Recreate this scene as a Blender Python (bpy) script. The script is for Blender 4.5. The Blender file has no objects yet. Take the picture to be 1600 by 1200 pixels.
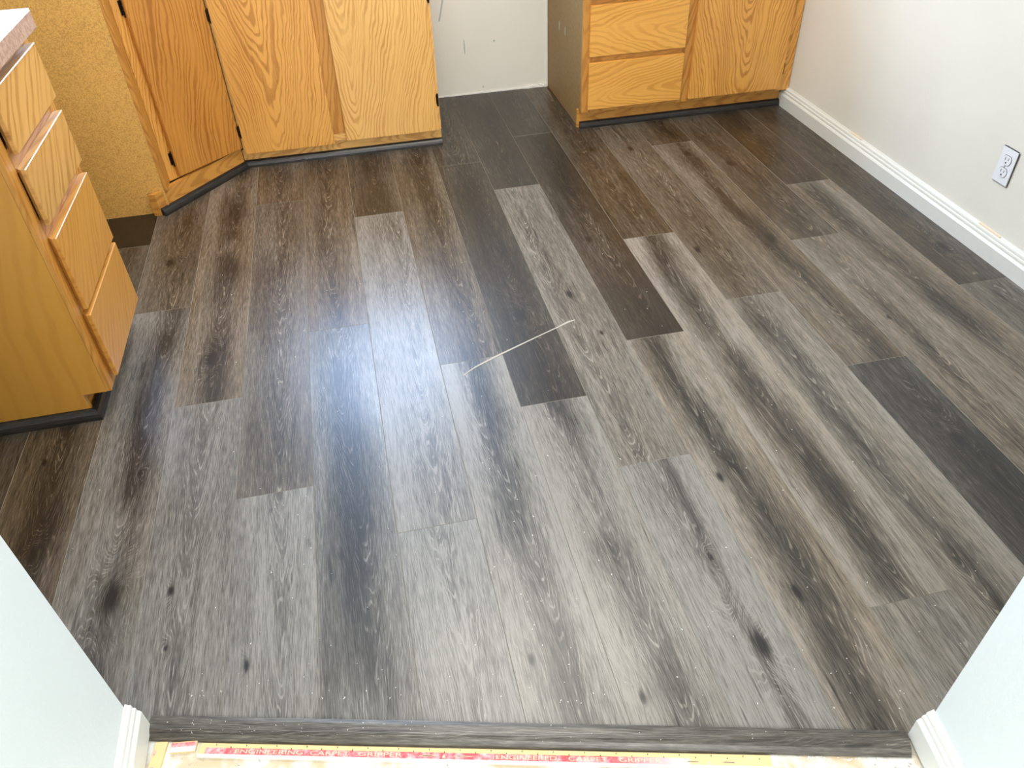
import bpy, bmesh, math, random
from mathutils import Vector, Matrix, Euler
random.seed(7)
sc = bpy.context.scene
COL = sc.collection

# ------------------------------------------------------------------ camera
a, b, c = -0.19103855, 0.86880841, -0.04099777
R = Matrix.Rotation(a, 4, 'Z') @ Matrix.Rotation(b, 4, 'X') @ Matrix.Rotation(c, 4, 'Z')
cam = bpy.data.objects.new('camera', bpy.data.cameras.new('camera'))
COL.objects.link(cam)
cam.matrix_world = Matrix.Translation((0, 0, 1.38)) @ R
cam.data.sensor_fit = 'HORIZONTAL'
cam.data.sensor_width = 36.0
cam.data.lens = 1213.165 / 1600 * 36.0
cam.data.clip_start = 0.02
sc.camera = cam

# ------------------------------------------------------------------ light
w = bpy.data.worlds.new('sky'); sc.world = w; w.use_nodes = True
w.node_tree.nodes['Background'].inputs[0].default_value = (0.62, 0.76, 1.0, 1)
w.node_tree.nodes['Background'].inputs[1].default_value = 1.0

def area(name, loc, target, sx, sy, power, col):
    l = bpy.data.lights.new(name, 'AREA'); l.shape = 'RECTANGLE'
    l.size = sx; l.size_y = sy; l.energy = power; l.color = col
    o = bpy.data.objects.new(name, l); COL.objects.link(o)
    o.location = loc
    o.rotation_euler = (Vector(target) - Vector(loc)).to_track_quat('-Z', 'Z').to_euler()
    return o
area('daylight_kitchen_window', (-0.03, 3.95, 1.62), (-0.03, 0.0, 1.35), 0.90, 0.90, 95, (0.46, 0.66, 1.0))
area('daylight_hall', (0.05, -1.75, 1.55), (0.2, 3.0, 0.35), 1.25, 1.5, 58, (1.0, 0.975, 0.93))
area('kitchen_overhead_fill', (0.45, 2.1, 2.41), (0.45, 2.1, 0.0), 1.2, 0.6, 44, (1.0, 0.95, 0.86))  # fill added overhead to brighten the kitchen; no ceiling fixture is known

sc.view_settings.view_transform = 'Standard'
sc.view_settings.look = 'None'
sc.view_settings.gamma = 1
sc.view_settings.use_curve_mapping = False
sc.view_settings.exposure = 0.0

# ------------------------------------------------------------------ node helper
class N:
    def __init__(s, name):
        s.m = bpy.data.materials.new(name); s.m.use_nodes = True
        s.t = s.m.node_tree; s.b = s.t.nodes['Principled BSDF']
    def _in(s, sock, v):
        if isinstance(v, bpy.types.NodeSocket): s.t.links.new(v, sock)
        elif v is not None:
            if isinstance(v, (tuple, list)) and len(v) == 3 and sock.type == 'RGBA': v = (*v, 1)
            sock.default_value = v
    def math(s, op, a, b=None, c=None, clamp=False):
        n = s.t.nodes.new('ShaderNodeMath'); n.operation = op; n.use_clamp = clamp
        for i, v in enumerate((a, b, c)):
            if v is not None: s._in(n.inputs[i], v)
        return n.outputs[0]
    def add(s, a, b): return s.math('ADD', a, b)
    def sub(s, a, b): return s.math('SUBTRACT', a, b)
    def mul(s, a, b): return s.math('MULTIPLY', a, b)
    def div(s, a, b): return s.math('DIVIDE', a, b)
    def gauss(s, q): return s.math('EXPONENT', s.mul(q, -1.0))      # q = squared distance
    def ss(s, v, lo, hi, to0=0.0, to1=1.0):
        n = s.t.nodes.new('ShaderNodeMapRange'); n.interpolation_type = 'SMOOTHSTEP'
        s._in(n.inputs[0], v); n.inputs[1].default_value = lo; n.inputs[2].default_value = hi
        n.inputs[3].default_value = to0; n.inputs[4].default_value = to1
        return n.outputs[0]
    def attr(s, name, vec=False):
        n = s.t.nodes.new('ShaderNodeAttribute'); n.attribute_type = 'OBJECT'; n.attribute_name = name
        if vec:
            q = s.t.nodes.new('ShaderNodeSeparateXYZ'); s.t.links.new(n.outputs['Vector'], q.inputs[0])
            return q.outputs[0], q.outputs[1], q.outputs[2]
        return n.outputs['Fac']
    def uv(s):
        n = s.t.nodes.new('ShaderNodeUVMap'); n.uv_map = 'UVMap'
        q = s.t.nodes.new('ShaderNodeSeparateXYZ'); s.t.links.new(n.outputs[0], q.inputs[0])
        return q.outputs[0], q.outputs[1]
    def obj(s):
        n = s.t.nodes.new('ShaderNodeTexCoord')
        return n.outputs['Object']
    def sep(s, v):
        q = s.t.nodes.new('ShaderNodeSeparateXYZ'); s.t.links.new(v, q.inputs[0]); return q.outputs[0], q.outputs[1], q.outputs[2]
    def vec(s, x, y, z=0.0):
        n = s.t.nodes.new('ShaderNodeCombineXYZ')
        for i, v in enumerate((x, y, z)): s._in(n.inputs[i], v)
        return n.outputs[0]
    def noise(s, v, scale=1.0, detail=2.0, rough=0.5, dist=0.0):
        n = s.t.nodes.new('ShaderNodeTexNoise'); s._in(n.inputs['Vector'], v)
        n.inputs['Scale'].default_value = scale; n.inputs['Detail'].default_value = detail
        n.inputs['Roughness'].default_value = rough; n.inputs['Distortion'].default_value = dist
        return n.outputs[0]
    def mix(s, f, a, b, mode='MIX'):
        n = s.t.nodes.new('ShaderNodeMix'); n.data_type = 'RGBA'; n.blend_type = mode
        s._in(n.inputs[0], f); s._in(n.inputs[6], a); s._in(n.inputs[7], b)
        return n.outputs[2]
    def bump(s, h, strength=0.2, dist=0.001):
        n = s.t.nodes.new('ShaderNodeBump'); n.inputs['Strength'].default_value = strength
        n.inputs['Distance'].default_value = dist; s._in(n.inputs['Height'], h)
        s.t.links.new(n.outputs[0], s.b.inputs['Normal'])
    def out(s, col=None, rough=None, spec=None, metal=None):
        if col is not None: s._in(s.b.inputs['Base Color'], col)
        if rough is not None: s._in(s.b.inputs['Roughness'], rough)
        if spec is not None: s._in(s.b.inputs['Specular IOR Level'], spec)
        if metal is not None: s._in(s.b.inputs['Metallic'], metal)
        return s.m

# ------------------------------------------------------------------ materials
def plank_material(name='vinyl_plank'):
    n = N(name)
    u, v = n.uv()
    seed = n.attr('seed'); tone = n.attr('tone'); warm = n.attr('warm')
    bc, bw, bs = n.attr('band', True)
    so = n.mul(seed, 7.31)
    lowx = n.noise(n.vec(n.mul(u, 9.0), n.mul(v, 1.3), so), 1, 2)
    wob = n.noise(n.vec(n.mul(u, 10.0), n.mul(v, 3.4), n.add(so, 3.7)), 1, 3)
    # soft dark band along the plank
    drift = n.noise(n.vec(0.0, n.mul(v, 1.7), n.add(so, 9.1)), 1, 2)
    q = n.div(n.sub(n.add(u, n.mul(n.sub(drift, 0.5), 0.09)), bc), bw)
    q = n.add(q, n.mul(n.sub(wob, 0.5), 0.7))
    band = n.mul(n.gauss(n.mul(q, q)), bs)
    fade = n.noise(n.vec(n.mul(u, 3.0), n.mul(v, 2.2), n.add(so, 21.0)), 1, 2)
    band = n.mul(band, n.ss(fade, 0.30, 0.62, 0.35, 1.15))
    # knots
    kn = None; pull = None
    for nm in ('knot', 'knot_two'):
        kx, ky, ks = n.attr(nm, True)
        dx = n.div(n.sub(u, kx), n.mul(ks, 0.45)); dy = n.div(n.sub(v, ky), ks)
        d2 = n.add(n.mul(dx, dx), n.mul(dy, dy))
        core = n.gauss(n.mul(d2, 1.6)); halo = n.gauss(n.mul(d2, 0.13))
        amp = n.mul(ks, halo)
        kn = core if kn is None else n.math('MAXIMUM', kn, core)
        pull = amp if pull is None else n.add(pull, amp)
    # cathedral grain: distance to a pith line that wanders along the plank
    off = n.mul(n.sub(n.noise(n.vec(0.0, n.mul(v, 0.9), n.add(so, 14.0)), 1, 1), 0.5), 0.10)
    cu = n.sub(n.add(u, off), bc)
    w2 = n.noise(n.vec(n.mul(u, 16.0), n.mul(v, 2.2), n.add(so, 30.0)), 1, 3)
    r = n.math('SQRT', n.add(n.mul(cu, cu), 0.00022))
    r = n.add(n.sub(r, n.mul(v, 0.075)), n.mul(n.sub(w2, 0.5), 0.050)); r = n.add(r, n.mul(pull, 1.6))
    ring = n.math('SINE', n.mul(r, 1500.0))
    ring_c = n.math('SINE', n.mul(r, 420.0))
    near = n.gauss(n.mul(n.mul(cu, cu), 500.0))                     # grain figure strongest near the pith
    brk = n.noise(n.vec(n.mul(u, 90.0), n.mul(v, 16.0), so), 1, 3)
    line = n.mul(n.ss(ring, 0.45, 1.0), n.mul(n.ss(brk, 0.4, 0.62), n.add(n.mul(near, 0.8), 0.16)))
    streak = n.noise(n.vec(n.mul(u, 430.0), n.mul(v, 24.0), so), 1, 4, 0.65)
    streak2 = n.noise(n.vec(n.mul(u, 60.0), n.mul(v, 3.0), n.add(so, 5.0)), 1, 3, 0.6)
    crack = n.ss(n.noise(n.vec(n.mul(u, 95.0), n.mul(v, 4.5), n.add(so, 50.0)), 1, 2), 0.66, 0.76)
    # darkness
    d = n.add(tone, band)
    d = n.add(d, n.mul(n.sub(lowx, 0.5), 0.50))
    d = n.add(d, n.mul(n.sub(streak2, 0.5), 0.5))
    d = n.add(d, n.mul(n.sub(streak, 0.5), 1.2))
    d = n.add(d, n.mul(ring_c, n.mul(near, 0.07)))
    d = n.add(d, n.mul(kn, 0.85))
    d = n.add(d, n.mul(crack, 0.28))
    d = n.sub(d, n.mul(line, 0.40))
    d = n.math('MINIMUM', n.math('MAXIMUM', d, 0.0), 1.0)
    ramp = n.t.nodes.new('ShaderNodeValToRGB'); n._in(ramp.inputs[0], d)
    e = ramp.color_ramp.elements
    e[0].position = 0.0; e[0].color = (0.245, 0.226, 0.198, 1)
    e[1].position = 1.0; e[1].color = (0.012, 0.010, 0.009, 1)
    for p_, c_ in ((0.35, (0.104, 0.094, 0.080)), (0.68, (0.031, 0.027, 0.0225))):
        el = e.new(p_); el.color = (*c_, 1)
    brown = n.mix(0.85, ramp.outputs[0], (1.22, 0.90, 0.55), 'MULTIPLY')
    wn = n.mul(warm, n.ss(lowx, 0.3, 0.7, 0.5, 1.0))
    col = n.mix(wn, ramp.outputs[0], brown)
    n.bump(n.add(n.mul(streak, 0.7), n.mul(ring, 0.15)), 0.25, 0.0006)
    smear = n.noise(n.vec(n.mul(u, 6), n.mul(v, 4), n.add(so, 70)), 1, 3)
    rough = n.add(0.225, n.add(n.mul(smear, 0.12), n.mul(streak, 0.08)))
    return n.out(col, rough, 0.45)

def oak_material(name, light, dark, freq=190.0, gloss=0.26, speck=0.3):
    n = N(name)
    u, v = n.uv()
    seed = n.attr('seed'); cx = n.attr('pith'); so = n.mul(seed, 5.77)
    wob = n.noise(n.vec(n.mul(u, 9.0), n.mul(v, 3.0), so), 1, 3)
    off = n.mul(n.sub(n.noise(n.vec(0.0, n.mul(v, 1.6), n.add(so, 3.0)), 1, 1), 0.5), 0.10)
    cu = n.sub(n.add(u, off), cx)
    r = n.math('SQRT', n.add(n.mul(cu, cu), 0.0005))
    r = n.add(n.sub(r, n.mul(v, 0.20)), n.mul(n.sub(wob, 0.5), 0.085))
    r = n.add(r, n.mul(n.noise(n.vec(n.mul(r, 22.0), 0.0, so), 1, 2), 0.05))
    ring = n.math('SINE', n.mul(r, freq * 2.6))
    ring = n.mul(n.ss(ring, -0.2, 1.0), n.ss(n.noise(n.vec(n.mul(u, 12.0), n.mul(v, 3.0), n.add(so, 60)), 1, 2), 0.3, 0.6, 0.35, 1.0))
    streak = n.noise(n.vec(n.mul(u, 300.0), n.mul(v, 10.0), so), 1, 3, 0.6)
    pore = n.ss(n.noise(n.vec(n.mul(u, 520.0), n.mul(v, 22.0), n.add(so, 40)), 1, 2), 0.56, 0.72)
    big = n.noise(n.vec(n.mul(u, 7.0), n.mul(v, 1.6), n.add(so, 20)), 1, 2)
    f = n.add(n.mul(ring, 0.62), n.add(n.mul(n.sub(streak, 0.45), speck * 2), n.mul(n.sub(big, 0.5), 0.7)))
    f = n.add(f, n.mul(pore, n.add(n.mul(ring, 0.3), 0.12)))
    f = n.math('MINIMUM', n.math('MAXIMUM', n.add(f, 0.12), 0.0), 1.0)
    col = n.mix(f, light, dark)
    n.bump(n.sub(1.0, n.mul(pore, ring)), 0.12, 0.0005)
    return n.out(col, n.add(gloss, n.mul(streak, 0.1)), 0.6)

def board_material(name, light, dark, scale=230.0):
    n = N(name)
    p = n.obj()
    s1 = n.noise(p, scale, 3, 0.7); s2 = n.noise(p, scale * 0.3, 2); s3 = n.noise(p, 3.0, 2)
    f = n.add(n.mul(n.ss(s1, 0.38, 0.66), 0.65), n.mul(n.sub(s2, 0.5), 0.5))
    f = n.add(f, n.mul(n.sub(s3, 0.5), 0.5))
    f = n.math('MINIMUM', n.math('MAXIMUM', f, 0.0), 1.0)
    n.bump(s1, 0.15, 0.0006)
    return n.out(n.mix(f, light, dark), 0.6, 0.35)

def wall_material(name, col, stains=0.0):
    n = N(name); p = n.obj()
    s = n.noise(p, 120.0, 3, 0.55); s2 = n.noise(p, 38.0, 2)
    t = n.noise(p, 1.7, 3)
    c2 = tuple(x * 0.93 for x in col)
    n.bump(n.add(n.mul(n.ss(s, 0.35, 0.7), 0.6), n.mul(s2, 0.5)), 0.22, 0.0016)
    return n.out(n.mix(n.ss(t, 0.35, 0.7), col, c2), 0.55, 0.35)

def plain(name, col, rough=0.5, metal=0.0, var=0.06, scale=40.0, spec=0.5):
    n = N(name); p = n.obj(); s = n.noise(p, scale, 3)
    return n.out(n.mix(s, tuple(min(1, x * (1 + var)) for x in col), tuple(x * (1 - var) for x in col)), rough, spec, metal)

M = {}
M['plank'] = plank_material()
M['oak'] = oak_material('honey_oak_veneer', (0.80, 0.395, 0.085), (0.42, 0.155, 0.020))
M['oak_fine'] = oak_material('fine_grained_oak_veneer', (0.80, 0.40, 0.085), (0.60, 0.26, 0.04), 150.0)
M['oak_brown'] = oak_material('brown_oak_veneer', (0.62, 0.29, 0.055), (0.47, 0.195, 0.030), 110.0)
M['oak_tan'] = oak_material('tan_oak_veneer', (0.66, 0.36, 0.105), (0.38, 0.175, 0.040), 80.0)
M['oak_pale'] = oak_material('pale_oak_veneer', (0.86, 0.50, 0.155), (0.56, 0.26, 0.055))
M['oak_rail'] = oak_material('oak_face_frame', (0.62, 0.29, 0.055), (0.38, 0.145, 0.02), 120, 0.42, 0.35)
M['oak_end'] = oak_material('oak_end_panel', (0.60, 0.285, 0.045), (0.53, 0.24, 0.034), 50, 0.30, 0.25)
M['particle'] = board_material('particle_board', (0.72, 0.40, 0.105), (0.36, 0.18, 0.035))
M['side_panel'] = board_material('shaded_olive_side_panel', (0.33, 0.215, 0.085), (0.25, 0.155, 0.055), 60.0)  # darker board: shade of the left-facing cabinet side put into the colour
M['wall'] = wall_material('cream_wall_paint', (0.82, 0.785, 0.69))
M['wall_hall'] = wall_material('white_wall_bluish_light', (0.76, 0.815, 0.81))  # bluish window light put into the white of the hall walls
M['ceiling'] = wall_material('white_ceiling_paint', (0.82, 0.82, 0.80))
M['trim'] = plain('white_gloss_trim', (0.75, 0.74, 0.68), 0.35, 0, 0.03)
M['wood_raw'] = plain('bare_wood_tear', (0.80, 0.66, 0.50), 0.8)
M['caulk'] = plain('white_caulk', (0.82, 0.80, 0.74), 0.5)
M['black_metal'] = plain('blackened_hinge_metal', (0.02, 0.014, 0.010), 0.38, 0.7)
M['dark_in'] = plain('dark_cavity', (0.03, 0.02, 0.012), 0.8)
M['plastic'] = plain('white_outlet_plastic', (0.82, 0.82, 0.84), 0.28, 0, 0.02)
M['slot'] = plain('outlet_slot_dark', (0.03, 0.028, 0.025), 0.6)
M['screw'] = plain('screw_metal', (0.55, 0.55, 0.53), 0.35, 0.8)
M['counter'] = plain('white_laminate', (0.80, 0.82, 0.83), 0.25, 0, 0.02)
M['substrate'] = plain('pale_plank_core', (0.42, 0.38, 0.31), 0.8)
M['seam'] = plain('pale_plank_bevel', (0.27, 0.24, 0.19), 0.7)
M['chip'] = plain('white_debris', (0.85, 0.83, 0.78), 0.7)
def red_ink():
    n = N('faded_red_ink'); p = n.obj()
    f = n.ss(n.noise(p, 70, 4, 0.7), 0.40, 0.75)
    g = n.ss(n.sep(p)[0], 0.72, 0.90)
    return n.out(n.mix(n.math('MAXIMUM', n.mul(f, .8), g), (0.66, 0.085, 0.10), (0.85, 0.66, 0.64)), 0.7)
M['red'] = red_ink()
M['ink_white'] = plain('pale_letter_print', (0.85, 0.62, 0.42), 0.7)
M['strip_wood'] = plain('tack_strip_plywood', (0.80, 0.58, 0.27), 0.75, 0, 0.16, 30.0)
M['nail'] = plain('nail_steel', (0.20, 0.18, 0.17), 0.4, 0.7)
M['scuff'] = plain('grey_scuff', (0.45, 0.50, 0.50), 0.7)
M['blue_mark'] = plain('pale_paint_smudge', (0.42, 0.44, 0.36), 0.7)

def laminate_edge():
    n = N('mottled_laminate_edge'); p = n.obj()
    f = n.ss(n.noise(p, 90, 4, 0.7), 0.35, 0.65)
    return n.out(n.mix(f, (0.52, 0.36, 0.27), (0.34, 0.20, 0.14)), 0.4)
M['counter_edge'] = laminate_edge()

def subfloor_material():
    n = N('paint_splattered_plywood'); p = n.obj()
    f = n.ss(n.noise(p, 9, 5, 0.65), 0.44, 0.60)
    g = n.ss(n.noise(p, 60, 3, 0.7), 0.62, 0.72)
    col = n.mix(f, (0.80, 0.80, 0.74), (0.66, 0.52, 0.34))
    col = n.mix(g, col, (0.40, 0.33, 0.24))
    n.bump(n.noise(p, 70, 4, 0.7), 0.5, 0.002)
    return n.out(col, 0.8)
M['subfloor'] = subfloor_material()

# ------------------------------------------------------------------ mesh helpers
def setp(o, **k):
    for a_, v_ in k.items(): o[a_] = v_
    return o
def obj(name, bm, mat, parent=None, loc=None, uv=None, smooth=False, **props):
    """uv = (across axis vector, along axis vector)"""
    me = bpy.data.meshes.new(name)
    if uv is not None:
        lay = bm.loops.layers.uv.new('UVMap'); al = Vector(uv[1]).normalized(); ac = Vector(uv[0]).normalized()
        th = al.cross(ac)
        for f in bm.faces:
            use_th = abs(f.normal.dot(ac)) > 0.75
            for l in f.loops:
                co = l.vert.co
                l[lay].uv = (co.dot(th) + 0.3 if use_th else co.dot(ac), co.dot(al))
    bm.normal_update(); bm.to_mesh(me); bm.free()
    if smooth:
        for p in me.polygons: p.use_smooth = True
    me.materials.append(M[mat] if isinstance(mat, str) else mat)
    o = bpy.data.objects.new(name, me); COL.objects.link(o)
    if parent: o.parent = parent
    if loc: o.location = loc
    setp(o, **props)
    return o
def box(x0, x1, y0, y1, z0, z1, bev=0.0, bm=None, seg=1):
    bm = bm or bmesh.new()
    r = bmesh.ops.create_cube(bm, size=1)
    for v in r['verts']:
        v.co = Vector(((x0 + x1) / 2 + v.co.x * (x1 - x0), (y0 + y1) / 2 + v.co.y * (y1 - y0), (z0 + z1) / 2 + v.co.z * (z1 - z0)))
    if bev:
        es = list({e for v in r['verts'] for e in v.link_edges})
        bmesh.ops.bevel(bm, geom=es, offset=bev, segments=seg, affect='EDGES')
    bm.normal_update()
    return bm
def prism(poly, z0, z1, bm=None):
    bm = bm or bmesh.new()
    A = [bm.verts.new((x, y, z0)) for x, y in poly]; B = [bm.verts.new((x, y, z1)) for x, y in poly]
    k = len(poly)
    bm.faces.new(B); bm.faces.new(A[::-1])
    for i in range(k): bm.faces.new((A[i], A[(i + 1) % k], B[(i + 1) % k], B[i]))
    bmesh.ops.recalc_face_normals(bm, faces=bm.faces); bm.normal_update()
    return bm
def sweep(profile, p0, p1, nrm, bm=None, cut0=0.0, cut1=0.0):
    """extrude a profile of (out, up) points from p0 to p1 (xy); nrm = outward direction; cut = mitre: shift along the run per unit of out"""
    bm = bm or bmesh.new()
    p0 = Vector((*p0, 0)); p1 = Vector((*p1, 0)); d = (p1 - p0).normalized(); n = Vector((*nrm, 0)).normalized()
    A = [bm.verts.new(p0 + n * o + Vector((0, 0, z)) + d * cut0 * o) for o, z in profile]
    B = [bm.verts.new(p1 + n * o + Vector((0, 0, z)) - d * cut1 * o) for o, z in profile]
    k = len(profile)
    bm.faces.new(A); bm.faces.new(B[::-1])
    for i in range(k): bm.faces.new((A[i], B[i], B[(i + 1) % k], A[(i + 1) % k]))
    bmesh.ops.recalc_face_normals(bm, faces=bm.faces); bm.normal_update()
    return bm
def empty(name, loc, label, cat, rz=0.0, group=None):
    o = bpy.data.objects.new(name, None); COL.objects.link(o)
    o.location = loc; o.rotation_euler = (0, 0, rz); o['label'] = label; o['category'] = cat
    if group: o['group'] = group
    return o
S = dict(kind='structure')
def sd(): return random.uniform(0, 40)
XA, YA, ZA = (1, 0, 0), (0, 1, 0), (0, 0, 1)

# ------------------------------------------------------------------ room constants
XL, XR, YB, H = -1.345, 1.968, 3.82, 2.44
LW = -0.561                          # hall left wall face
THA, THB = Vector((-0.543, 0.834)), Vector((0.777, 0.492))
TD = (THB - THA).normalized(); TN = Vector((TD.y, -TD.x))         # TN points to the hall
RWA = Vector((0.800, 0.484)); RWD = Vector((-0.125, -1.0)).normalized(); RWN = Vector((RWD.y, -RWD.x))  # hall right wall
if RWN.x > 0: RWN = -RWN
YNEAR_L, YNEAR_R = 0.817, 0.484

# ---- floor with its planks
fl = obj('floor', prism([(XL, YNEAR_L - .1), (LW, YNEAR_L - .1), (-0.55, 0.800), (0.79, 0.455), (XR, 0.40), (XR, YB), (XL, YB)], -0.030, -0.0052), 'substrate', **S)
def clip(poly, p, n):
    out = []
    for i in range(len(poly)):
        A, B = Vector(poly[i]), Vector(poly[(i + 1) % len(poly)])
        da, db = (A - p).dot(n), (B - p).dot(n)
        if da >= 0: out.append(A)
        if (da >= 0) != (db >= 0): out.append(A + (B - A) * (da / (da - db)))
    return out
def inset(poly, d):
    k = len(poly); res = []
    for i in range(k):
        P, C, Q = poly[i - 1], poly[i], poly[(i + 1) % k]
        e1 = (C - P).normalized(); e2 = (Q - C).normalized()
        n1 = Vector((-e1.y, e1.x)); n2 = Vector((-e2.y, e2.x))
        bis = n1 + n2
        res.append(C + bis * (d / max(0.3, bis.dot(n1))))
    return res
def dedupe(poly):
    r = []
    for p in poly:
        if not r or (p - r[-1]).length > 1e-4: r.append(p)
    if (r[0] - r[-1]).length < 1e-4: r.pop()
    return r
def plank_mesh(poly):
    poly = dedupe(poly)
    o1 = inset(poly, 0.0001); o2 = inset(poly, 0.0007)
    bm = bmesh.new()
    a_ = [bm.verts.new((p.x, p.y, -0.005)) for p in o1]; b_ = [bm.verts.new((p.x, p.y, -0.0008)) for p in o1]
    c_ = [bm.verts.new((p.x, p.y, 0.0)) for p in o2]; k = len(o1)
    bm.faces.new(c_); bm.faces.new(a_[::-1])
    for mi, (L0, L1) in enumerate(((a_, b_), (b_, c_))):
        for i in range(k): bm.faces.new((L0[i], L0[(i + 1) % k], L1[(i + 1) % k], L1[i])).material_index = mi
    lay = bm.loops.layers.uv.new('UVMap')
    for f in bm.faces:
        for l in f.loops: l[lay].uv = (l.vert.co.x, l.vert.co.y)
    bm.normal_update()
    me = bpy.data.meshes.new('plank'); bm.to_mesh(me); bm.free(); me.materials.append(M['plank']); me.materials.append(M['seam'])
    return me
PW, PL, PX0 = 0.1825, 1.533, -0.4180
XE = {k: PX0 + PW * k for k in range(-6, 15)}
XE.update({7: 0.8555, 8: 1.0440})
joints = {-6: [1.0, 2.1, 2.685], -5: [1.4, 2.685], -4: [2.0, 2.685], -3: [2.0, 2.685], -2: [.70, 2.234, 3.767], -1: [.2, 1.734, 3.267], 0: [1.352, 2.89],
          1: [.46, 1.995, 3.53], 2: [1.158, 2.691], 3: [.2, 1.735, 3.268], 4: [1.504, 3.036], 5: [1.232, 2.767], 6: [.18, 1.71, 3.25],
          7: [.737, 2.269], 8: [1.83, 3.363], 9: [1.445, 2.985], 10: [.575, 2.108, 3.64], 11: [.96, 2.495], 12: [1.718, 3.25]}
# look of each plank, keyed (column, segment): tone, band centre (-1..1), band width, band strength, warm (light put into the hue: brown far, grey near), knots [(x world, y world, size)]
look = {
 (-4, 0): (.55, -.2, .6, .2, .8, []), (-3, 0): (.42, .2, .5, .45, .9, [(-.857, 1.289, .020), (-.90, 1.60, .012)]),
 (-3, 1): (.45, .0, .5, .1, .8, []),
 (-3, 2): (1.3, .0, .5, .2, 1.0, []), (-4, 2): (1.3, .0, .5, .2, 1.0, []), (-5, 1): (1.3, 0, .5, .2, 1, []), (-5, 2): (1.3, 0, .5, .2, 1, []), (-6, 3): (1.3, 0, .5, .2, 1, []),
 (-2, 1): (.22, .25, .50, .42, .25, [(-.665, 1.131, .040), (-.655, 1.50, .012)]), (-2, 2): (.34, .3, .5, .15, .8, [(-.699, 2.534, .018)]),
 (-1, 1): (.22, .0, .4, .12, .1, [(-.540, 1.12, .015), (-.535, .98, .008)]), (-1, 2): (.22, .1, .48, .48, .9, [(-.517, 1.937, .018)]),
 (0, 0): (.17, .2, .3, .10, .05, [(-.375, .903, .015)]), (0, 1): (.33, .0, .8, .18, .5, []), (0, 2): (.32, .0, .5, .35, 1, []),
 (1, 1): (.26, .08, .62, .50, .05, []), (1, 2): (.30, -.1, .5, .22, .8, []), (2, 0): (.17, .1, .35, .10, .0, []),
 (2, 1): (.18, .45, .4, .14, .1, []), (2, 2): (.45, .1, .6, .2, .9, []),
 (3, 1): (.08, .05, .5, .46, .12, [(.168, .786, .014)]), (3, 2): (.36, .2, .6, .22, .8, []),
 (4, 0): (.06, .12, .55, .48, .2, [(.351, .663, .016)]), (4, 1): (.60, .05, .7, .20, .5, [(.404, 1.917, .026)]), (4, 2): (.60, 0, .6, .12, .3, []),
 (5, 0): (.16, .15, .22, .28, .05, [(.612, .712, .036), (.60, .93, .013)]), (5, 1): (.26, -.3, .4, .06, .3, [(.582, 1.986, .016), (.618, 1.765, .012)]), (5, 2): (.66, .2, .6, .15, .8, []),
 (6, 1): (.14, -.15, .50, .52, .55, [(.717, 1.143, .018), (.736, .806, .020)]), (6, 2): (.62, .1, .7, .20, .9, [(.74, 2.3, .014)]), (6, 3): (.7, 0, .5, .1, .9, []),
 (7, 0): (.18, .5, .4, .15, .3, []), (7, 1): (.10, -.05, .52, .52, .45, []), (7, 2): (.50, .0, .5, .12, 1, [(.97, 3.02, .014)]),
 (8, 0): (.22, -.35, .42, .35, .4, []), (8, 1): (.38, .1, .4, .1, .7, [(1.13, 2.985, .016), (1.076, 2.135, .014)]), (8, 2): (.6, 0, .5, .1, 1, []),
 (9, 0): (.56, .35, .7, .30, .1, [(1.335, 1.118, .026)]), (9, 1): (.30, .25, .4, .35, .6, [(1.341, 2.869, .017), (1.349, 2.14, .02)]), (9, 2): (.46, .3, .5, .2, 1, []),
 (10, 0): (.3, 0, .5, .2, .3, []), (10, 1): (.24, -.1, .35, .22, .5, [(1.466, 1.62, .012)]), (10, 2): (.46, 0, .5, .1, .8, [(1.466, 2.735, .018)]), (10, 3): (.6, 0, .5, .1, 1, []),
 (11, 0): (.3, 0, .5, .2, .3, []), (11, 1): (.22, -.2, .5, .42, .6, []), (11, 2): (.55, .1, .5, .22, 1, []),
 (12, 0): (.30, .2, .5, .10, .3, []), (12, 1): (.50, .2, .7, .12, .4, [(1.87, 1.937, .018), (1.86, 2.6, .012)]), (12, 2): (.6, .2, .5, .1, .5, []),
}
cache = {}
th_in = -TN
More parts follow.
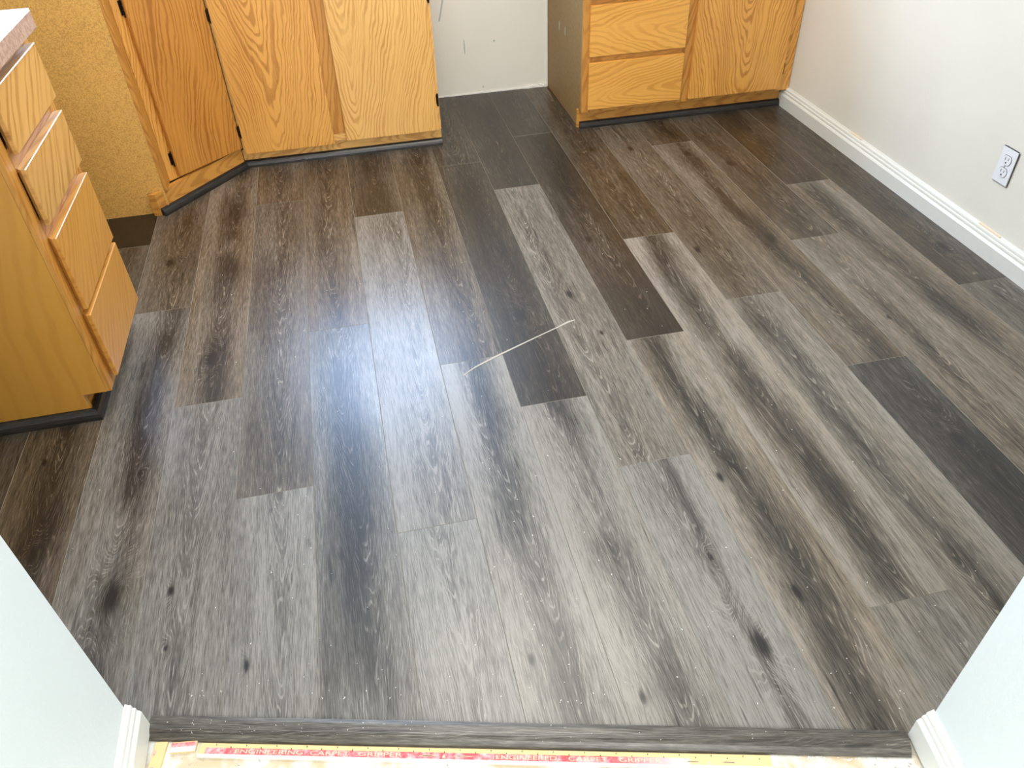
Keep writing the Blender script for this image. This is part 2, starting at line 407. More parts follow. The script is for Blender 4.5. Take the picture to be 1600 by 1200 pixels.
for k in range(-6, 13):
    x0, x1 = max(XE[k], XL), min(XE[k + 1], XR)
    if x1 - x0 < .01: continue
    ys = [-1] + joints[k] + [9]
    for s in range(len(ys) - 1):
        y0 = max(ys[s], 0.3); y1 = min(ys[s + 1], YB - .002)
        if y1 - y0 < .02: continue
        poly = [Vector((x0, y0)), Vector((x1, y0)), Vector((x1, y1)), Vector((x0, y1))]
        if x1 < LW: poly = clip(poly, Vector((0, YNEAR_L)), Vector((0, 1)))
        elif x0 > 0.80: poly = clip(poly, Vector((0, YNEAR_R)), Vector((0, 1)))
        else: poly = clip(poly, THA + TN * 0.008, th_in)
        if len(poly) < 3: continue
        ar = 0.5 * abs(sum(poly[i - 1].x * poly[i].y - poly[i].x * poly[i - 1].y for i in range(len(poly))))
        if ar < .002: continue
        cx, cy = (x0 + x1) / 2, (y0 + y1) / 2
        loc = [p - Vector((cx, cy)) for p in poly]
        key = tuple((round(p.x, 4), round(p.y, 4)) for p in loc)
        if key not in cache: cache[key] = plank_mesh(loc)
        t, bc, bw, bs, wm, kn = look.get((k, s), (.35, 0, .5, .2, .5, []))
        o = bpy.data.objects.new('plank', cache[key]); COL.objects.link(o); o.parent = fl; o.location = (cx, cy, 0)
        if cy > 2.2 and t < 1: t += .06; wm = max(wm, .8)  # far planks darker and browner: the room's light painted into their colour
        K = [(q[0] - cx, q[1] - cy, q[2] * (1.45 if q[1] > 1.8 else 1.0)) for q in kn] + [(5.0, 5.0, .01)] * 2
        setp(o, tone=float(t), warm=float(wm), band=[bc * .091, bw * .091, bs], knot=list(K[0]), knot_two=list(K[1]), seed=float((k * 3.7 + s * 1.93) % 29))
        if t > 1: o['label'] = 'dark walnut brown plank piece'

# ---- walls, ceiling
def wall(name, x0, x1, y0, y1, z0, z1, mat='wall'): return obj(name, box(x0, x1, y0, y1, z0, z1), mat, **S)
T = .11
# back wall with its window opening
WX0, WX1, WZ0, WZ1 = -0.50, 0.44, 1.14, 2.08
bm = bmesh.new()
box(XL - T, WX0, YB, YB + T, -.03, H, bm=bm); box(WX1, XR + T, YB, YB + T, -.03, H, bm=bm)
box(WX0, WX1, YB, YB + T, -.03, WZ0, bm=bm); box(WX0, WX1, YB, YB + T, WZ1, H, bm=bm)
wb = obj('wall_back', bm, 'wall', **S)
wall('wall_right', XR, XR + T, .3, YB, -.03, H)
wall('wall_left', XL - T, XL, YNEAR_L - T, YB, -.03, H)
wall('wall_front', XL, LW - T, YNEAR_L - T, YNEAR_L, -.03, H)
obj('wall_hall_left', box(LW - T, LW, -2.0, YNEAR_L - .0, -.03, H, .002), 'wall_hall', **S)
e1 = RWA + RWD * 2.4
obj('wall_hall_right', prism([tuple(RWA), tuple(e1), tuple(e1 - RWN * T), (RWA.x + T, RWA.y)], -.03, H), 'wall_hall', **S)
wall('wall_front_right', RWA.x + T, XR + T, YNEAR_R - T, YNEAR_R, -.03, H)
obj('ceiling', prism([(XL - T, .3), (XR + T, .3), (XR + T, YB + T), (XL - T, YB + T)], H, H + .08), 'ceiling', **S)
obj('ceiling_hall', prism([(LW - T, -2.0), (1.0, -2.0), (1.0, .3), (LW - T, .3)], H, H + .08), 'ceiling', **S)
# window
wn = obj('window_1', box(WX0, WX1, YB + .02, YB + .05, WZ0, WZ0 + .04), 'trim', **S)
for q in ((WX0, WX1, WZ1 - .04, WZ1), (WX0, WX0 + .04, WZ0 + .04, WZ1 - .04), (WX1 - .04, WX1, WZ0 + .04, WZ1 - .04), (-.05, -.01, WZ0 + .04, WZ1 - .04)):
    obj('window_frame', box(q[0], q[1], YB + .02, YB + .05, q[2], q[3]), 'trim', wn)
gm = bpy.data.materials.new('window_glass'); gm.use_nodes = True; gt = gm.node_tree
tb = gt.nodes.new('ShaderNodeBsdfTransparent'); gb = gt.nodes.new('ShaderNodeBsdfGlossy'); gx = gt.nodes.new('ShaderNodeMixShader')
gb.inputs['Roughness'].default_value = 0.02; gx.inputs[0].default_value = 0.06
gt.links.new(tb.outputs[0], gx.inputs[1]); gt.links.new(gb.outputs[0], gx.inputs[2]); gt.links.new(gx.outputs[0], gt.nodes['Material Output'].inputs['Surface'])
M['glass'] = gm
for gx0, gx1 in ((WX0 + .04, -.05), (-.01, WX1 - .04)):
    obj('pane', box(gx0, gx1, YB + .033, YB + .037, WZ0 + .04, WZ1 - .04), 'glass', wn)
obj('window_sill', box(WX0 - .04, WX1 + .04, YB - .05, YB + .02, WZ0 - .02, WZ0), 'trim', wn)

# hall subfloor
obj('floor_hall', prism([(LW - .02, YNEAR_L), (-0.543, .80), (.79, .46), (.85, .46), (.60, -2.0), (LW - .02, -2.0)], -.03, -.0105), 'subfloor', **S)

# alcove wall marks
mk = empty('scuff_mark', (.47, YB, .55), 'curved grey scuff on the white alcove wall beside the pale oak cabinet', 'scuff')
bm = bmesh.new(); pts = []
for i in range(15):
    t = i / 14; pts.append(Vector((0.050 - .055 * t * t, -.0006, .16 - .36 * t)))
for i in range(14):
    A, B = pts[i], pts[i + 1]; ww = .0035
    vs = [bm.verts.new(A + Vector((-ww, 0, 0))), bm.verts.new(A + Vector((ww, 0, 0))), bm.verts.new(B + Vector((ww, 0, 0))), bm.verts.new(B + Vector((-ww, 0, 0)))]
    bm.faces.new(vs)
r_ = bmesh.ops.extrude_face_region(bm, geom=bm.faces[:]); bmesh.ops.translate(bm, verts=[v for v in r_['geom'] if isinstance(v, bmesh.types.BMVert)], vec=(0, .0005, 0))
obj('smear', bm, 'scuff', mk)
bm = bmesh.new()
for (x, z, rx, rz) in ((.575, .225, .003, .035), (.72, .24, .005, .005), (.655, .03, .004, .005)):
    q = bmesh.ops.create_cone(bm, cap_ends=True, segments=10, radius1=1, radius2=1, depth=.0008, matrix=Matrix.Translation((x, YB - .0005, z)) @ Matrix.Diagonal((rx, 1, rz, 1)) @ Matrix.Rotation(math.pi / 2, 4, 'X'))
obj('trim_nail_marks', bm, 'scuff', **S)
# thin caulk line and a torn drywall lip at the bottom of the alcove wall
bm = box(.40, .982, YB - .004, YB, 0, .006)
for i in range(9):
    x = .86 + i * .013; box(x, x + .014, YB - .006 - random.uniform(0, .006), YB, .0, .006 + random.uniform(0, .010), bm=bm)
obj('trim_9', bm, 'caulk', **S)
obj('trim_10', box(.974, .9815, YB - .006, YB, 0, .9), 'caulk', **S)

# ---- baseboards
def bprof(t, h=.085):
    return [(0, 0), (t, 0), (t, h * .60), (t * .86, h * .66), (t * .70, h * .69), (t * .74, h * .74), (t * .70, h * .79), (t * .48, h * .82), (t * .52, h * .87), (t * .46, h * .92), (t * .2, h * .96), (t * .12, h), (0, h)]
obj('baseboard_right', sweep(bprof(.025), (XR, .50), (XR, 3.264), (-1, 0)), 'trim', **S)
for (y0, y1) in ((2.62, 2.70), (1.82, 1.92)):
    obj('bare_patch', sweep([(0.001, .0845), (.0062, .0847), (.0075, .0800), (.0062, .0857), (0.001, .0865)], (XR, y0), (XR, y1), (-1, 0)), 'wood_raw', bpy.data.objects['baseboard_right'])
obj('baseboard_hall_left', sweep(bprof(.018), (LW, YNEAR_L + .004), (LW, -1.9), (1, 0)), 'trim', **S)
p1 = RWA + RWD * 2.3
obj('baseboard_hall_right', sweep(bprof(.020), tuple(RWA - RWD * .004), tuple(p1), tuple(RWN)), 'trim', **S)

# ---- shoe mouldings
def shoe(name, p0, p1, nrm, s=.017, c0=0.0, c1=0.0):
    h = s * 1.3
    prof = [(0, 0), (s, 0), (s * .97, h * .35), (s * .85, h * .65), (s * .62, h * .86), (s * .3, h * .98), (0, h)]
    d = (Vector(p1) - Vector(p0)).normalized()
    return obj(name, sweep(prof, p0, p1, nrm, None, c0, c1), 'plank', uv=((nrm[0], nrm[1], .7), (d.x, d.y, 0)), smooth=False,
               tone=.86, warm=.0, band=[0., .05, .1], knot=[5., 5., .01], knot_two=[5., 5., .01], seed=sd(), **S)

# ------------------------------------------------------------------ cabinets
def oak(name, bm, mat, parent, ac, al, pith=0.0, label=None, **k):
    o = obj(name, bm, mat, parent, uv=(ac, al), seed=sd(), pith=float(pith), **k)
    if label: o['label'] = label
    return o
def slab(x0, x1, y0, y1, z0, z1, bev=.003): return box(x0, x1, y0, y1, z0, z1, bev, seg=2)
def hinge(parent, loc, rz, h=.052):
    """black hinge: leaf, knuckle barrel with finials. local: x along the face, y outwards is -y"""
    bm = box(-.006, .004, -.0035, .0, -h * .38, h * .38, .001)
    for i in range(3):
        bmesh.ops.create_cone(bm, cap_ends=True, segments=10, radius1=.0042, radius2=.0042, depth=h * .235, matrix=Matrix.Translation((0.004, -.0055, (i - 1) * h * .25)))
    for s in (-1, 1):
        bmesh.ops.create_uvsphere(bm, u_segments=8, v_segments=6, radius=.0042, matrix=Matrix.Translation((0.004, -.0055, s * h * .44)))
    o = obj('hinge', bm, 'black_metal', parent, loc); o.rotation_euler = (0, 0, rz)
    return o

# right cabinet (against the right wall) ---------------------------------------
yt, yf, yd = 3.266, 3.232, 3.213
rc = empty('base_cabinet', (1.47, 3.5, 0), 'oak base cabinet with stacked drawers and one door against the right wall', 'cabinet')
inv = Matrix.Translation((-1.47, -3.5, 0))
def put(o, base):   # keep world coordinates for meshes built in world space
    o.location = Vector(o.location) - Vector(base); return o
RB = (1.47, 3.5, 0)
put(oak('side_panel', prism([(0, 0)], 0, 0) if False else (lambda: (lambda bm: bm)(box(.983, .998, yf + .019, YB - .004, .078, .87)))(), 'side_panel', rc, YA, ZA, label='side panel with its shade painted in as olive brown'), RB)
put(oak('side_panel_foot', box(.983, .998, yt + .018, YB - .004, .0, .0778), 'side_panel', rc, YA, ZA, label='lower side panel with its shade painted in as olive brown'), RB)
put(oak('back_panel', box(.998, XR - .028, YB - .02, YB - .006, .08, .87), 'side_panel', rc, XA, ZA), RB)
put(oak('toe_board', slab(.975, 1.944, yt, yt + .018, 0.0, .080, .001), 'oak_rail', rc, ZA, XA, .04), RB)
FX1 = XR - .003
put(oak('left_stile', slab(.983, 1.030, yf, yf + .019, .076, .87, .001), 'oak_rail', rc, XA, ZA, 1.0), RB)
put(oak('middle_stile', slab(1.420, 1.485, yf, yf + .019, .076, .87, .001), 'oak_rail', rc, XA, ZA, 1.4), RB)
put(oak('right_stile', slab(1.900, FX1, yf, yf + .019, .076, .87, .001), 'oak', rc, XA, ZA, 1.935), RB)
for z0, z1 in ((.076, .105), (.284, .325), (.506, .545), (.70, .73), (.84, .87)):
    put(oak('rail', slab(1.030, 1.420, yf, yf + .018, z0, z1, .001), 'oak_rail', rc, ZA, XA, z0), RB)
for z0, z1 in ((.076, .105), (.84, .87)):
    put(oak('rail', slab(1.485, 1.900, yf, yf + .018, z0, z1, .001), 'oak_rail', rc, ZA, XA, z0), RB)
for i, (z0, z1) in enumerate(((.094, .291), (.316, .516), (.540, .70), (.722, .852))):
    put(oak('drawer_front', slab(1.007, 1.432, yd, yf - .001, z0, z1, .002), 'oak_fine', rc, ZA, XA, z0 + .05 + .05 * i), RB)
dr = put(oak('door', slab(1.471, 1.914, yd, yf - .001, .091, .852, .002), 'oak', rc, XA, ZA, 1.72), RB)
h_ = hinge(dr, (1.915, yf, .175), 0, .05)
h_ = hinge(dr, (1.915, yf, .76), 0, .05)
for (y, z) in ((3.604, .341), (3.507, .343)):
    bm = bmesh.new()
    bmesh.ops.create_cone(bm, cap_ends=True, segments=12, radius1=1, radius2=1, depth=.001, matrix=Matrix.Translation((.9826, y, z)) @ Matrix.Diagonal((1, .007, .020, 1)) @ Matrix.Rotation(math.pi / 2, 4, 'Y'))
    put(obj('paint_smudge', bm, 'blue_mark', rc, label='pale paint smudge'), RB)
shoe('trim_1', (.985, yt), (1.943, yt), (0, -1), .021)
ct = empty('countertop', (1.47, 3.5, .87), 'white laminate countertop on the oak cabinet by the right wall', 'countertop')
obj('slab', box(-.495, XR - 1.474, -.29, .312, 0, .04, .004), 'counter', ct)

# back cabinet (beside the alcove) --------------------------------------------
yt, yf, yd = 3.284, 3.256, 3.238
BB = (-.05, 3.5, 0)
cb = empty('base_cabinet', BB, 'pale oak two door base cabinet standing left of the alcove wall', 'cabinet')
put(oak('side_panel', box(.350, .366, yf + .019, YB - .004, 0, .87), 'oak_end', cb, YA, ZA), BB)
put(oak('toe_board', slab(-.470, .3665, yt - .011, yt + .008, 0.0, .0705, .001), 'oak_pale', cb, ZA, XA, .03), BB)
put(oak('left_stile', slab(-.461, -.435, yf, yf + .018, .071, .87, .001), 'oak_pale', cb, XA, ZA, -.5), BB)
put(oak('middle_stile', slab(-.098, -.028, yf, yf + .018, .100, .87, .001), 'oak_rail', cb, XA, ZA, -.2), BB)
put(oak('right_stile', slab(.330, .3665, yf, yf + .018, .071, .87, .001), 'oak_pale', cb, XA, ZA, .2), BB)
put(oak('bottom_rail', slab(-.435, .330, yf, yf + .018, .071, .100, .001), 'oak_pale', cb, ZA, XA, .2), BB)
put(oak('top_rail', slab(-.435, .330, yf, yf + .018, .83, .87, .001), 'oak_pale', cb, ZA, XA, .2), BB)
put(oak('back_panel', box(-.44, .35, YB - .02, YB - .006, 0, .87), 'side_panel', cb, XA, ZA), BB)
d1 = put(oak('left_door', slab(-.453, -.088, yd, yf - .001, .064, .85, .002), 'oak', cb, XA, ZA, -.31), BB)
d2 = put(oak('right_door', slab(-.036, .3535, yd, yf - .001, .072, .85, .002), 'oak_pale', cb, XA, ZA, .02, 'pale oak door'), BB)
hinge(d2, (.357, yf, .197), 0); hinge(d2, (.357, yf, .60), 0)
hinge(d1, (-.459, yf - .006, .158), 0); hinge(d1, (-.459, yf - .006, .60), 0)
# diagonal corner unit --------------------------------------------------------
DB = (-.9, 3.2, 0)
dc = empty('corner_cabinet', DB, 'diagonal oak corner cabinet with one reddish door beside bare particle board', 'cabinet')
P0 = Vector((-.724, 3.012)); P1 = Vector((-.462, 3.255)); DD = (P1 - P0).normalized(); DN = Vector((DD.y, -DD.x)); LD = (P1 - P0).length
def dslab(s0, s1, o0, o1, z0, z1, bev=.002, base=P0, dd=DD, dn=DN):
    bm = box(s0, s1, -o1, -o0, z0, z1, bev, seg=2)
    m = Matrix(((dd.x, -dn.x, 0, base.x), (dd.y, -dn.y, 0, base.y), (0, 0, 1, 0), (0, 0, 0, 1)))
    bmesh.ops.transform(bm, matrix=m, verts=bm.verts); bm.normal_update(); return bm
D3 = (DD.x, DD.y, 0)
put(oak('particle_board_panel', prism([(XL + .002, 2.936), (-.738, 2.936), (-.738, 2.952), (XL + .002, 2.952)], 0.0, .87), 'particle', dc, XA, ZA, label='bare speckled particle board panel'), DB)
put(oak('panel_edge', box(-.7378, -.724, 2.938, 2.952, .086, .87), 'oak_rail', dc, XA, ZA), DB)
put(oak('return_strip', box(-.742, -.725, 2.9525, 3.012, .086, .87), 'oak_rail', dc, YA, ZA, 3.1), DB)
put(oak('left_stile', dslab(0, .045, -.019, 0, .086, .87, .001), 'oak', dc, D3, ZA, .5), DB)
put(oak('right_stile', dslab(LD - .04, LD - .001, -.019, 0, .086, .87, .001), 'oak', dc, D3, ZA, .5), DB)
put(oak('bottom_rail', dslab(.045, LD - .04, -.019, 0, .086, .11, .001), 'oak_rail', dc, ZA, D3, .2), DB)
put(oak('top_rail', dslab(.045, LD - .04, -.019, 0, .83, .87, .001), 'oak_rail', dc, ZA, D3, .2), DB)
M['oak_red'] = oak_material('reddish_oak_veneer', (0.60, 0.26, 0.045), (0.34, 0.115, 0.014), 150)
dd_ = put(oak('door', dslab(.036, LD - .018, .001, .019, .096, .85), 'oak_red', dc, D3, ZA, -2.2 + .0), DB)
hl = P0 + DD * .032; ang = math.atan2(DD.y, DD.x)
hinge(dd_, (hl.x + DN.x * .0005, hl.y + DN.y * .0005, .165), ang, .062); hinge(dd_, (hl.x + DN.x * .0005, hl.y + DN.y * .0005, .70), ang, .062)
A0, A1 = Vector((-.769, 2.908)), Vector((-.4705, 3.261)); AD = (A1 - A0).normalized(); AN = Vector((AD.y, -AD.x))
bx = Vector((-.024, .004))
put(oak('toe_board', prism([tuple(A0), tuple(A1), tuple(A1 - AN * .018 ), (-.500, 3.262), (-.795, 2.913)], 0, .085), 'oak_rail', dc, ZA, (AD.x, AD.y, 0), .05), DB)
shoe('trim_2', tuple(A0 + AD * .004), tuple(A1 - AD * .0), tuple(AN), .021, 0, .17)
shoe('trim_3', (A1.x, yt - .011), (.3665, yt - .011), (0, -1), .021, .17, 0)
ctb = obj('countertop', prism([(XL + .002, 2.936), (-.72, 2.925), (-.455, 3.225), (.385, 3.225), (.385, YB - .001), (XL + .002, YB - .001)], .8705, .91), 'counter')
setp(ctb, label='white laminate countertop over the corner and two door oak cabinets', category='countertop')

# left drawer cabinet ---------------------------------------------------------
ye = 1.755; xf = -.737; xd = -.716
LB = (-1.03, 1.97, 0)
lc = empty('drawer_cabinet', LB, 'oak cabinet with four stacked drawers at the left under a white countertop', 'cabinet')
yz = 2.187
prof = [(XL + .005, 0), (-.803, 0), (-.811, .075), (-.749, .075), (-.749, .868), (XL + .005, .868)]
def yprism(prof, y0, y1):
    bm = bmesh.new(); A = [bm.verts.new((x, y0, z)) for x, z in prof]; B = [bm.verts.new((x, y1, z)) for x, z in prof]; k = len(prof)
    bm.faces.new(A); bm.faces.new(B[::-1])
    for i in range(k): bm.faces.new((A[i], B[i], B[(i + 1) % k], A[(i + 1) % k]))
    bmesh.ops.recalc_face_normals(bm, faces=bm.faces); bm.normal_update(); return bm
put(oak('end_panel', yprism(prof, ye, ye + .013), 'oak_end', lc, XA, ZA, -3.0), LB)
put(oak('far_end_panel', yprism(prof, yz - .013, yz), 'oak_end', lc, XA, ZA, -3.0), LB)
put(oak('toe_board', slab(-.829, -.812, ye + .013, yz - .013, 0, .08, .001), 'oak_rail', lc, ZA, YA, .1), LB)
put(oak('carcass_bottom', box(-1.33, -.77, ye + .014, yz - .014, .081, .096), 'side_panel', lc, XA, YA), LB)
put(oak('near_stile', slab(-.7488, xf, ye, ye + .045, .075, .868, .001), 'oak_rail', lc, YA, ZA, 1.6), LB)
put(oak('far_stile', slab(-.7488, xf, yz - .045, yz, .075, .868, .001), 'oak_rail', lc, YA, ZA, 1.6), LB)
for z0, z1 in ((.075, .115), (.285, .325), (.50, .55), (.665, .72), (.835, .868)):
    put(oak('rail', slab(-.7486, xf, ye + .045, yz - .045, z0, z1, .001), 'oak_rail', lc, ZA, YA, z0), LB)
def drawer_front(y0, y1, z0, z1):
    bm = bmesh.new(); g = .011
    F = [(xd, y0, z0), (xd, y1, z0), (xd, y1, z1), (xd, y0, z1)]
    Md = [(xd - .010, y0, z0), (xd - .010, y1, z0), (xd - .010, y1, z1), (xd - .010, y0, z1)]
    Bk = [(xf + .0005, y0 + g, z0 + g), (xf + .0005, y1 - g, z0 + g), (xf + .0005, y1 - g, z1), (xf + .0005, y0 + g, z1)]
    v = [[bm.verts.new(p) for p in q] for q in (F, Md, Bk)]
    bm.faces.new(v[0]); bm.faces.new(v[2][::-1])
    for a_, b_ in ((v[0], v[1]), (v[1], v[2])):
        for i in range(4): bm.faces.new((a_[i], b_[i], b_[(i + 1) % 4], a_[(i + 1) % 4]))
    bmesh.ops.recalc_face_normals(bm, faces=bm.faces); bm.normal_update()
    es = [e for e in bm.edges if all(abs(w_.co.x - xd) < 1e-6 for w_ in e.verts)]
    bmesh.ops.bevel(bm, geom=es, offset=.0015, segments=1, affect='EDGES'); bm.normal_update()
    return bm
for i, (z0, z1) in enumerate(((.103, .296), (.311, .508), (.541, .675), (.708, .838))):
    y0 = 1.782 + .006 * i
    dfr = put(oak('drawer_front', drawer_front(y0, y0 + .372 - .004 * i, z0, z1), ('oak_brown', 'oak_brown', 'oak_tan', 'oak_tan')[i], lc, (0, .5, -.85), (0, .85, .5), 1.75 + .15 * i), LB)
obj('countertop', box(XL + .002, -.698, ye - .02, 2.160, .910, .9135, .0015), 'counter')
cl = bpy.data.objects['countertop']
cl = [o for o in bpy.data.objects if o.name.startswith('countertop') and 'label' not in o.keys()][0]
setp(cl, label='white laminate countertop with mottled brown edge above the four drawers', category='countertop')
obj('front_edge', box(-.72, -.6975, ye - .02, 2.1605, .8685, .9098, .002), 'counter_edge', cl)
obj('end_edge', box(XL + .002, -.7205, 2.145, 2.1605, .8685, .9098, .002), 'counter_edge', cl)
obj('near_end_edge', box(XL + .002, -.7205, ye - .02, ye - .003, .8685, .9098, .002), 'counter_edge', cl)
shoe('trim_4', (XL + .01, ye), (-.803, ye), (0, -1), .022, 0, -1.0)
shoe('trim_5', (-.803, ye), (-.803, yz), (1, 0), .022, -1.0, 0)

# ---- outlet -----------------------------------------------------------------
OB = (XR, 1.909, .286)
ol = empty('wall_outlet', OB, 'white duplex wall outlet on the right wall above the baseboard', 'outlet')
obj('cover_plate', box(-.006, 0, -.035, .035, -.0575, .0575, .003, seg=2), 'plastic', ol)
for dz in (.0195, -.0195):
    bm = bmesh.new()
    bmesh.ops.create_cone(bm, cap_ends=True, segments=24, radius1=.0172, radius2=.0172, depth=.003, matrix=Matrix.Translation((-.0068, 0, dz)) @ Matrix.Rotation(math.pi / 2, 4, 'Y'))
    for v in bm.verts: v.co.z = dz + max(-.0140, min(.0140, v.co.z - dz))
    rcp = obj('receptacle', bm, 'plastic', ol)
    bm = bmesh.new()
    bmesh.ops.create_cone(bm, cap_ends=True, segments=24, radius1=.0186, radius2=.0186, depth=.0006, matrix=Matrix.Translation((-.0061, 0, dz)) @ Matrix.Rotation(math.pi / 2, 4, 'Y'))
    for v in bm.verts: v.co.z = dz + max(-.0153, min(.0153, v.co.z - dz))
    obj('rim_gap', bm, 'slot', rcp)
    obj('slot', box(-.0086, -.0081, -.0075, -.0055, dz + .0005, dz + .0085), 'slot', rcp)
    obj('slot', box(-.0086, -.0081, .0055, .0075, dz - .0005, dz + .0085), 'slot', rcp)
    bm = bmesh.new(); bmesh.ops.create_cone(bm, cap_ends=True, segments=10, radius1=.0028, radius2=.0028, depth=.0006, matrix=Matrix.Translation((-.0084, 0, dz - .0075)) @ Matrix.Rotation(math.pi / 2, 4, 'Y'))
    obj('ground_hole', bm, 'slot', rcp)
bm = bmesh.new(); bmesh.ops.create_cone(bm, cap_ends=True, segments=12, radius1=.003, radius2=.0025, depth=.0015, matrix=Matrix.Translation((-.0068, 0, 0)) @ Matrix.Rotation(-math.pi / 2, 4, 'Y'))
obj('screw', bm, 'screw', ol)

# ---- threshold --------------------------------------------------------------
TL = (THB - THA).length; tang = math.atan2(TD.y, TD.x)
tw = .039
prof = [(-.006, 0.0002), (-.004, .0042), (.004, .0058), (tw - .018, .0056), (tw - .015, .0049), (tw - .011, .0029), (tw - .007, -.0003), (tw - .0035, -.0043), (tw - .001, -.0085), (tw - .004, -.0100), (.0085, -.0100), (.0085, 0.0002)]
bm = sweep(prof, tuple(THA), tuple(THB), tuple(TN))
th = obj('threshold_strip', bm, 'plank', uv=((TN.x, TN.y, .2), (TD.x, TD.y, 0)), tone=.40, warm=.15, band=[-.6, .02, .2], knot=[5., 5., .01], knot_two=[5., 5., .01], seed=17.3,
         label='grey wood-look vinyl reducer strip crossing the doorway at the bottom', category='threshold')

# ---- tack strips (own frame: x along strip, y across, negative y = towards hall)
SZ = -.0105
def to_w(s, o): p = THA + TD * s + TN * o; return (p.x, p.y)
def tack(name, s0, s1, o0, o1, label, red=(.40, .72), wob=0.0):
    L = s1 - s0; Wd = o1 - o0
    x, y = to_w(s0, o0)
    e = empty(name, (x, y, SZ), label, 'tack strip', tang + wob)
    obj('wood', box(0, L, -Wd, 0, 0, .0062, .0006), 'strip_wood', e)
    return e, L, Wd
e, L, Wd = tack('tack_strip', .106, 1.12, tw + .0015, tw + .0255, 'long carpet tack strip with red band and worn pale lettering below the threshold')
r0, r1 = .0085, .0195
bm = bmesh.new(); box(.012, L - .14, -r1, -r0, .0062, .0064, bm=bm)
rb = obj('red_band', bm, 'red', e, label='faded red printed band')
obj('edge_paint', box(.0, L, -Wd - .0004, -r1 - .0002, .0001, .0063), 'caulk', e, label='white painted edge')
for i in range(36):
    xx = .03 + i * (L - .05) / 35; yy = -.0035 - .004 * (i % 2)
    bm = bmesh.new(); bmesh.ops.create_cone(bm, cap_ends=True, segments=6, radius1=.0011, radius2=.0003, depth=.004, matrix=Matrix.Translation((xx, yy, .0078)))
    obj('tack', bm, 'nail', e)
def text(body, x0, x1, parent, z, hgt, y):
    cu = bpy.data.curves.new('t', 'FONT'); cu.body = body; cu.size = 1; cu.align_x = 'LEFT'
    to = bpy.data.objects.new('t', cu); COL.objects.link(to)
    bpy.context.view_layer.update()
    me = bpy.data.meshes.new_from_object(to.evaluated_get(bpy.context.evaluated_depsgraph_get()))
    bpy.data.objects.remove(to); bpy.data.curves.remove(cu)
    xs = [v.co.x for v in me.vertices]; ys = [v.co.y for v in me.vertices]
    for v in me.vertices:
        v.co.x = x0 + (v.co.x - min(xs)) / (max(xs) - min(xs)) * (x1 - x0)
        v.co.y = y + (v.co.y - min(ys)) / (max(ys) - min(ys)) * hgt; v.co.z = z
    me.materials.clear(); me.materials.append(M['ink_white'])
    o = bpy.data.objects.new('printed_lettering', me); COL.objects.link(o); o.parent = parent
    o['label'] = 'worn pale printed lettering'
    return o
def s_of(px, py): return (Vector((px, py)) - THA).dot(TD) - .106
for body, q0, q1 in (('ENGINEERING', (-.389, .74), (-.271, .704)), ('CARPET', (-.256, .709), (-.190, .684)), ('GRIPPER', (-.172, .687), (-.098, .66)),
                     ('ENGINEERED', (.064, .622), (.166, .589)), ('CARPET', (.187, .587), (.252, .566)), ('GRIPPER', (.273, .566), (.342, .54))):
    text(body, s_of(*q0), s_of(*q1), rb, .0066, .0074, -r1 + .0019)
for q in (-.065, -.005, .385, .445):
    s0 = s_of(q, .65 - q * .259); bm = bmesh.new()
    box(s0, s0 + .032, -.0148, -.0137, .0065, .0067, bm=bm); box(s0 + .006, s0 + .024, -.0155, -.0130, .0065, .0067, bm=bm)
    obj('printed_dash', bm, 'ink_white', rb)
for q in (-.025, .425):
    s0 = s_of(q, .65 - q * .259)
    obj('printed_arrow', prism([(s0, -.018), (s0 + .005, -.018), (s0 + .005, -.015), (s0 + .0025, -.0115), (s0, -.015)], .0065, .0067), 'ink_white', rb)
e2, L2, W2 = tack('tack_strip', .052, .098, tw + .002, tw + .021, 'short faded red piece of tack strip left of the long one', wob=.10)
obj('red_band', box(.001, L2 - .001, -.010, -.002, .0062, .0064), 'red', e2)
obj('paint_smear', box(.001, L2 - .001, -.0190, -.0101, .0062, .0065), 'caulk', e2)
e3, L3, W3 = tack('tack_strip', .022, .044, tw + .002, tw + .13, 'paint-spotted wooden tack strip running beside the left hall baseboard', wob=math.radians(4))
for i in range(3):
    obj('paint_spot', prism([(.004 + .002 * math.cos(j) * (1 + i * .6) + .004 * i, -.02 - .03 * i + .006 * math.sin(j)) for j in (0, 1, 2, 3, 4, 5)], .0062, .0066), 'red' if i < 2 else 'caulk', e3)

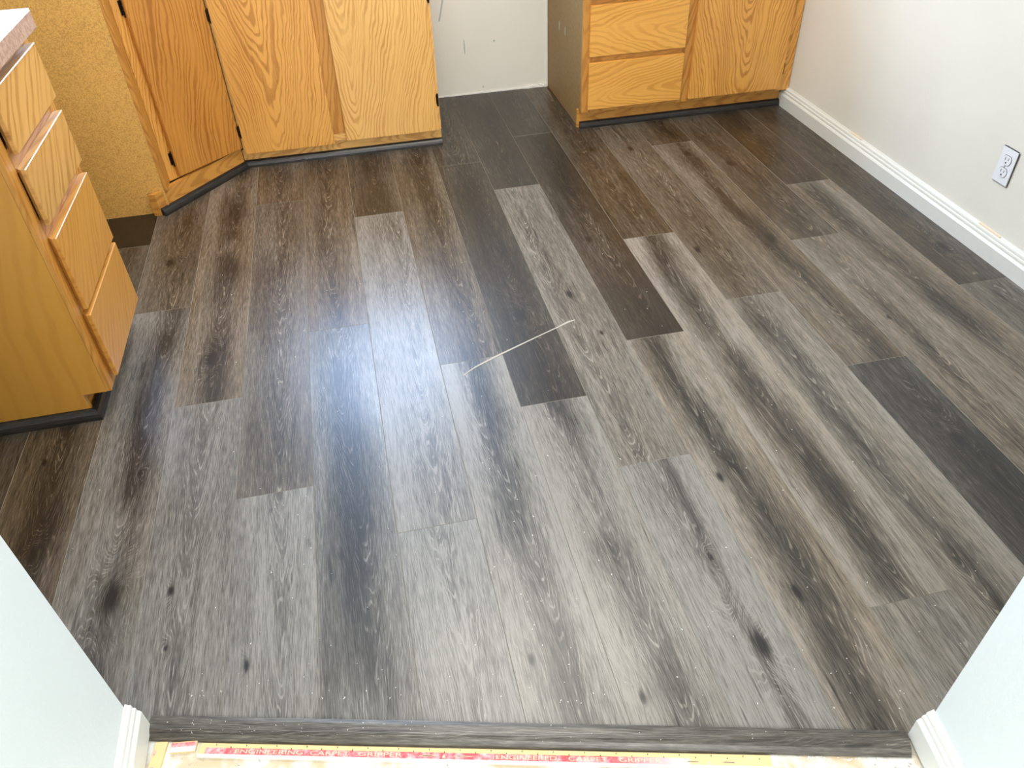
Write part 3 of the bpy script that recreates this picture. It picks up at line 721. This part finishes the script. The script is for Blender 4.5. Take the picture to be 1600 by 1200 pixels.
# ---- floor marks and debris
bm = bmesh.new()
pts = [(-.0, 0), ]
path = [((.185, 1.672), .0022), ((.225, 1.700), .0030), ((.285, 1.730), .0040), ((.345, 1.757), .0030), ((.430, 1.795), .0022), ((.500, 1.825), .0024), ((.535, 1.842), .0040), ((.560, 1.848), .0015)]
vs = []
for (p, ww) in path:
    vs.append((bm.verts.new((p[0] - .3, p[1] - 1.75 - ww, .0003)), bm.verts.new((p[0] - .3, p[1] - 1.75 + ww, .0003))))
for i in range(len(vs) - 1): bm.faces.new((vs[i][0], vs[i + 1][0], vs[i + 1][1], vs[i][1]))
r_ = bmesh.ops.extrude_face_region(bm, geom=bm.faces[:]); bmesh.ops.translate(bm, verts=[v for v in r_['geom'] if isinstance(v, bmesh.types.BMVert)], vec=(0, 0, .0004))
bmesh.ops.recalc_face_normals(bm, faces=bm.faces)
scr = obj('scratch', bm, 'substrate', None, (.3, 1.75, 0), label='long pale scratch line running diagonally across the planks at mid floor', category='scratch')

bm = bmesh.new()
def chip(x, y, z, s):
    an = random.uniform(0, 6.28); m = Matrix.Translation((x, y, z)) @ Matrix.Rotation(an, 4, 'Z')
    q = bmesh.ops.create_cube(bm, size=1, matrix=m @ Matrix.Diagonal((s * random.uniform(.6, 2.2), s * .6, s * .35, 1)))
for i in range(260):
    t = random.random(); x = random.uniform(-.5, 1.15); y = .52 - (x) * .259 + .22 + random.random() ** 2.2 * 1.5
    if y < .72 - x * .259: continue
    chip(x, y, .0006, random.uniform(.0008, .0019))
for i in range(110):
    x = random.uniform(-.8, 1.9); y = random.uniform(1.2, 3.1)
    if x < -.70 and y > 1.70: continue
    chip(x, y, .0005, random.uniform(.0007, .0014))
setp(obj('debris', bm, 'chip'), kind='stuff', label='tiny white chips and dust scattered over the dark planks', category='debris')
bm = bmesh.new()
for i in range(60):
    s_ = random.uniform(.03, TL - .03); o_ = random.uniform(.0, .03); p = THA + TD * s_ + TN * o_
    chip(p.x, p.y, .0060, random.uniform(.0006, .0013))
obj('dust', bm, 'chip', th, kind='stuff')
bm = bmesh.new()
for i in range(70):
    s_ = random.choice((random.uniform(.03, TL - .03), random.uniform(TL - .2, TL - .04))); o_ = random.uniform(tw + .001, tw + .006); p = THA + TD * s_ + TN * o_
    chip(p.x, p.y, -.0085, random.uniform(.0012, .0032))
tw_ = obj('dust', bm, 'chip', bpy.data.objects['floor_hall'], kind='stuff')
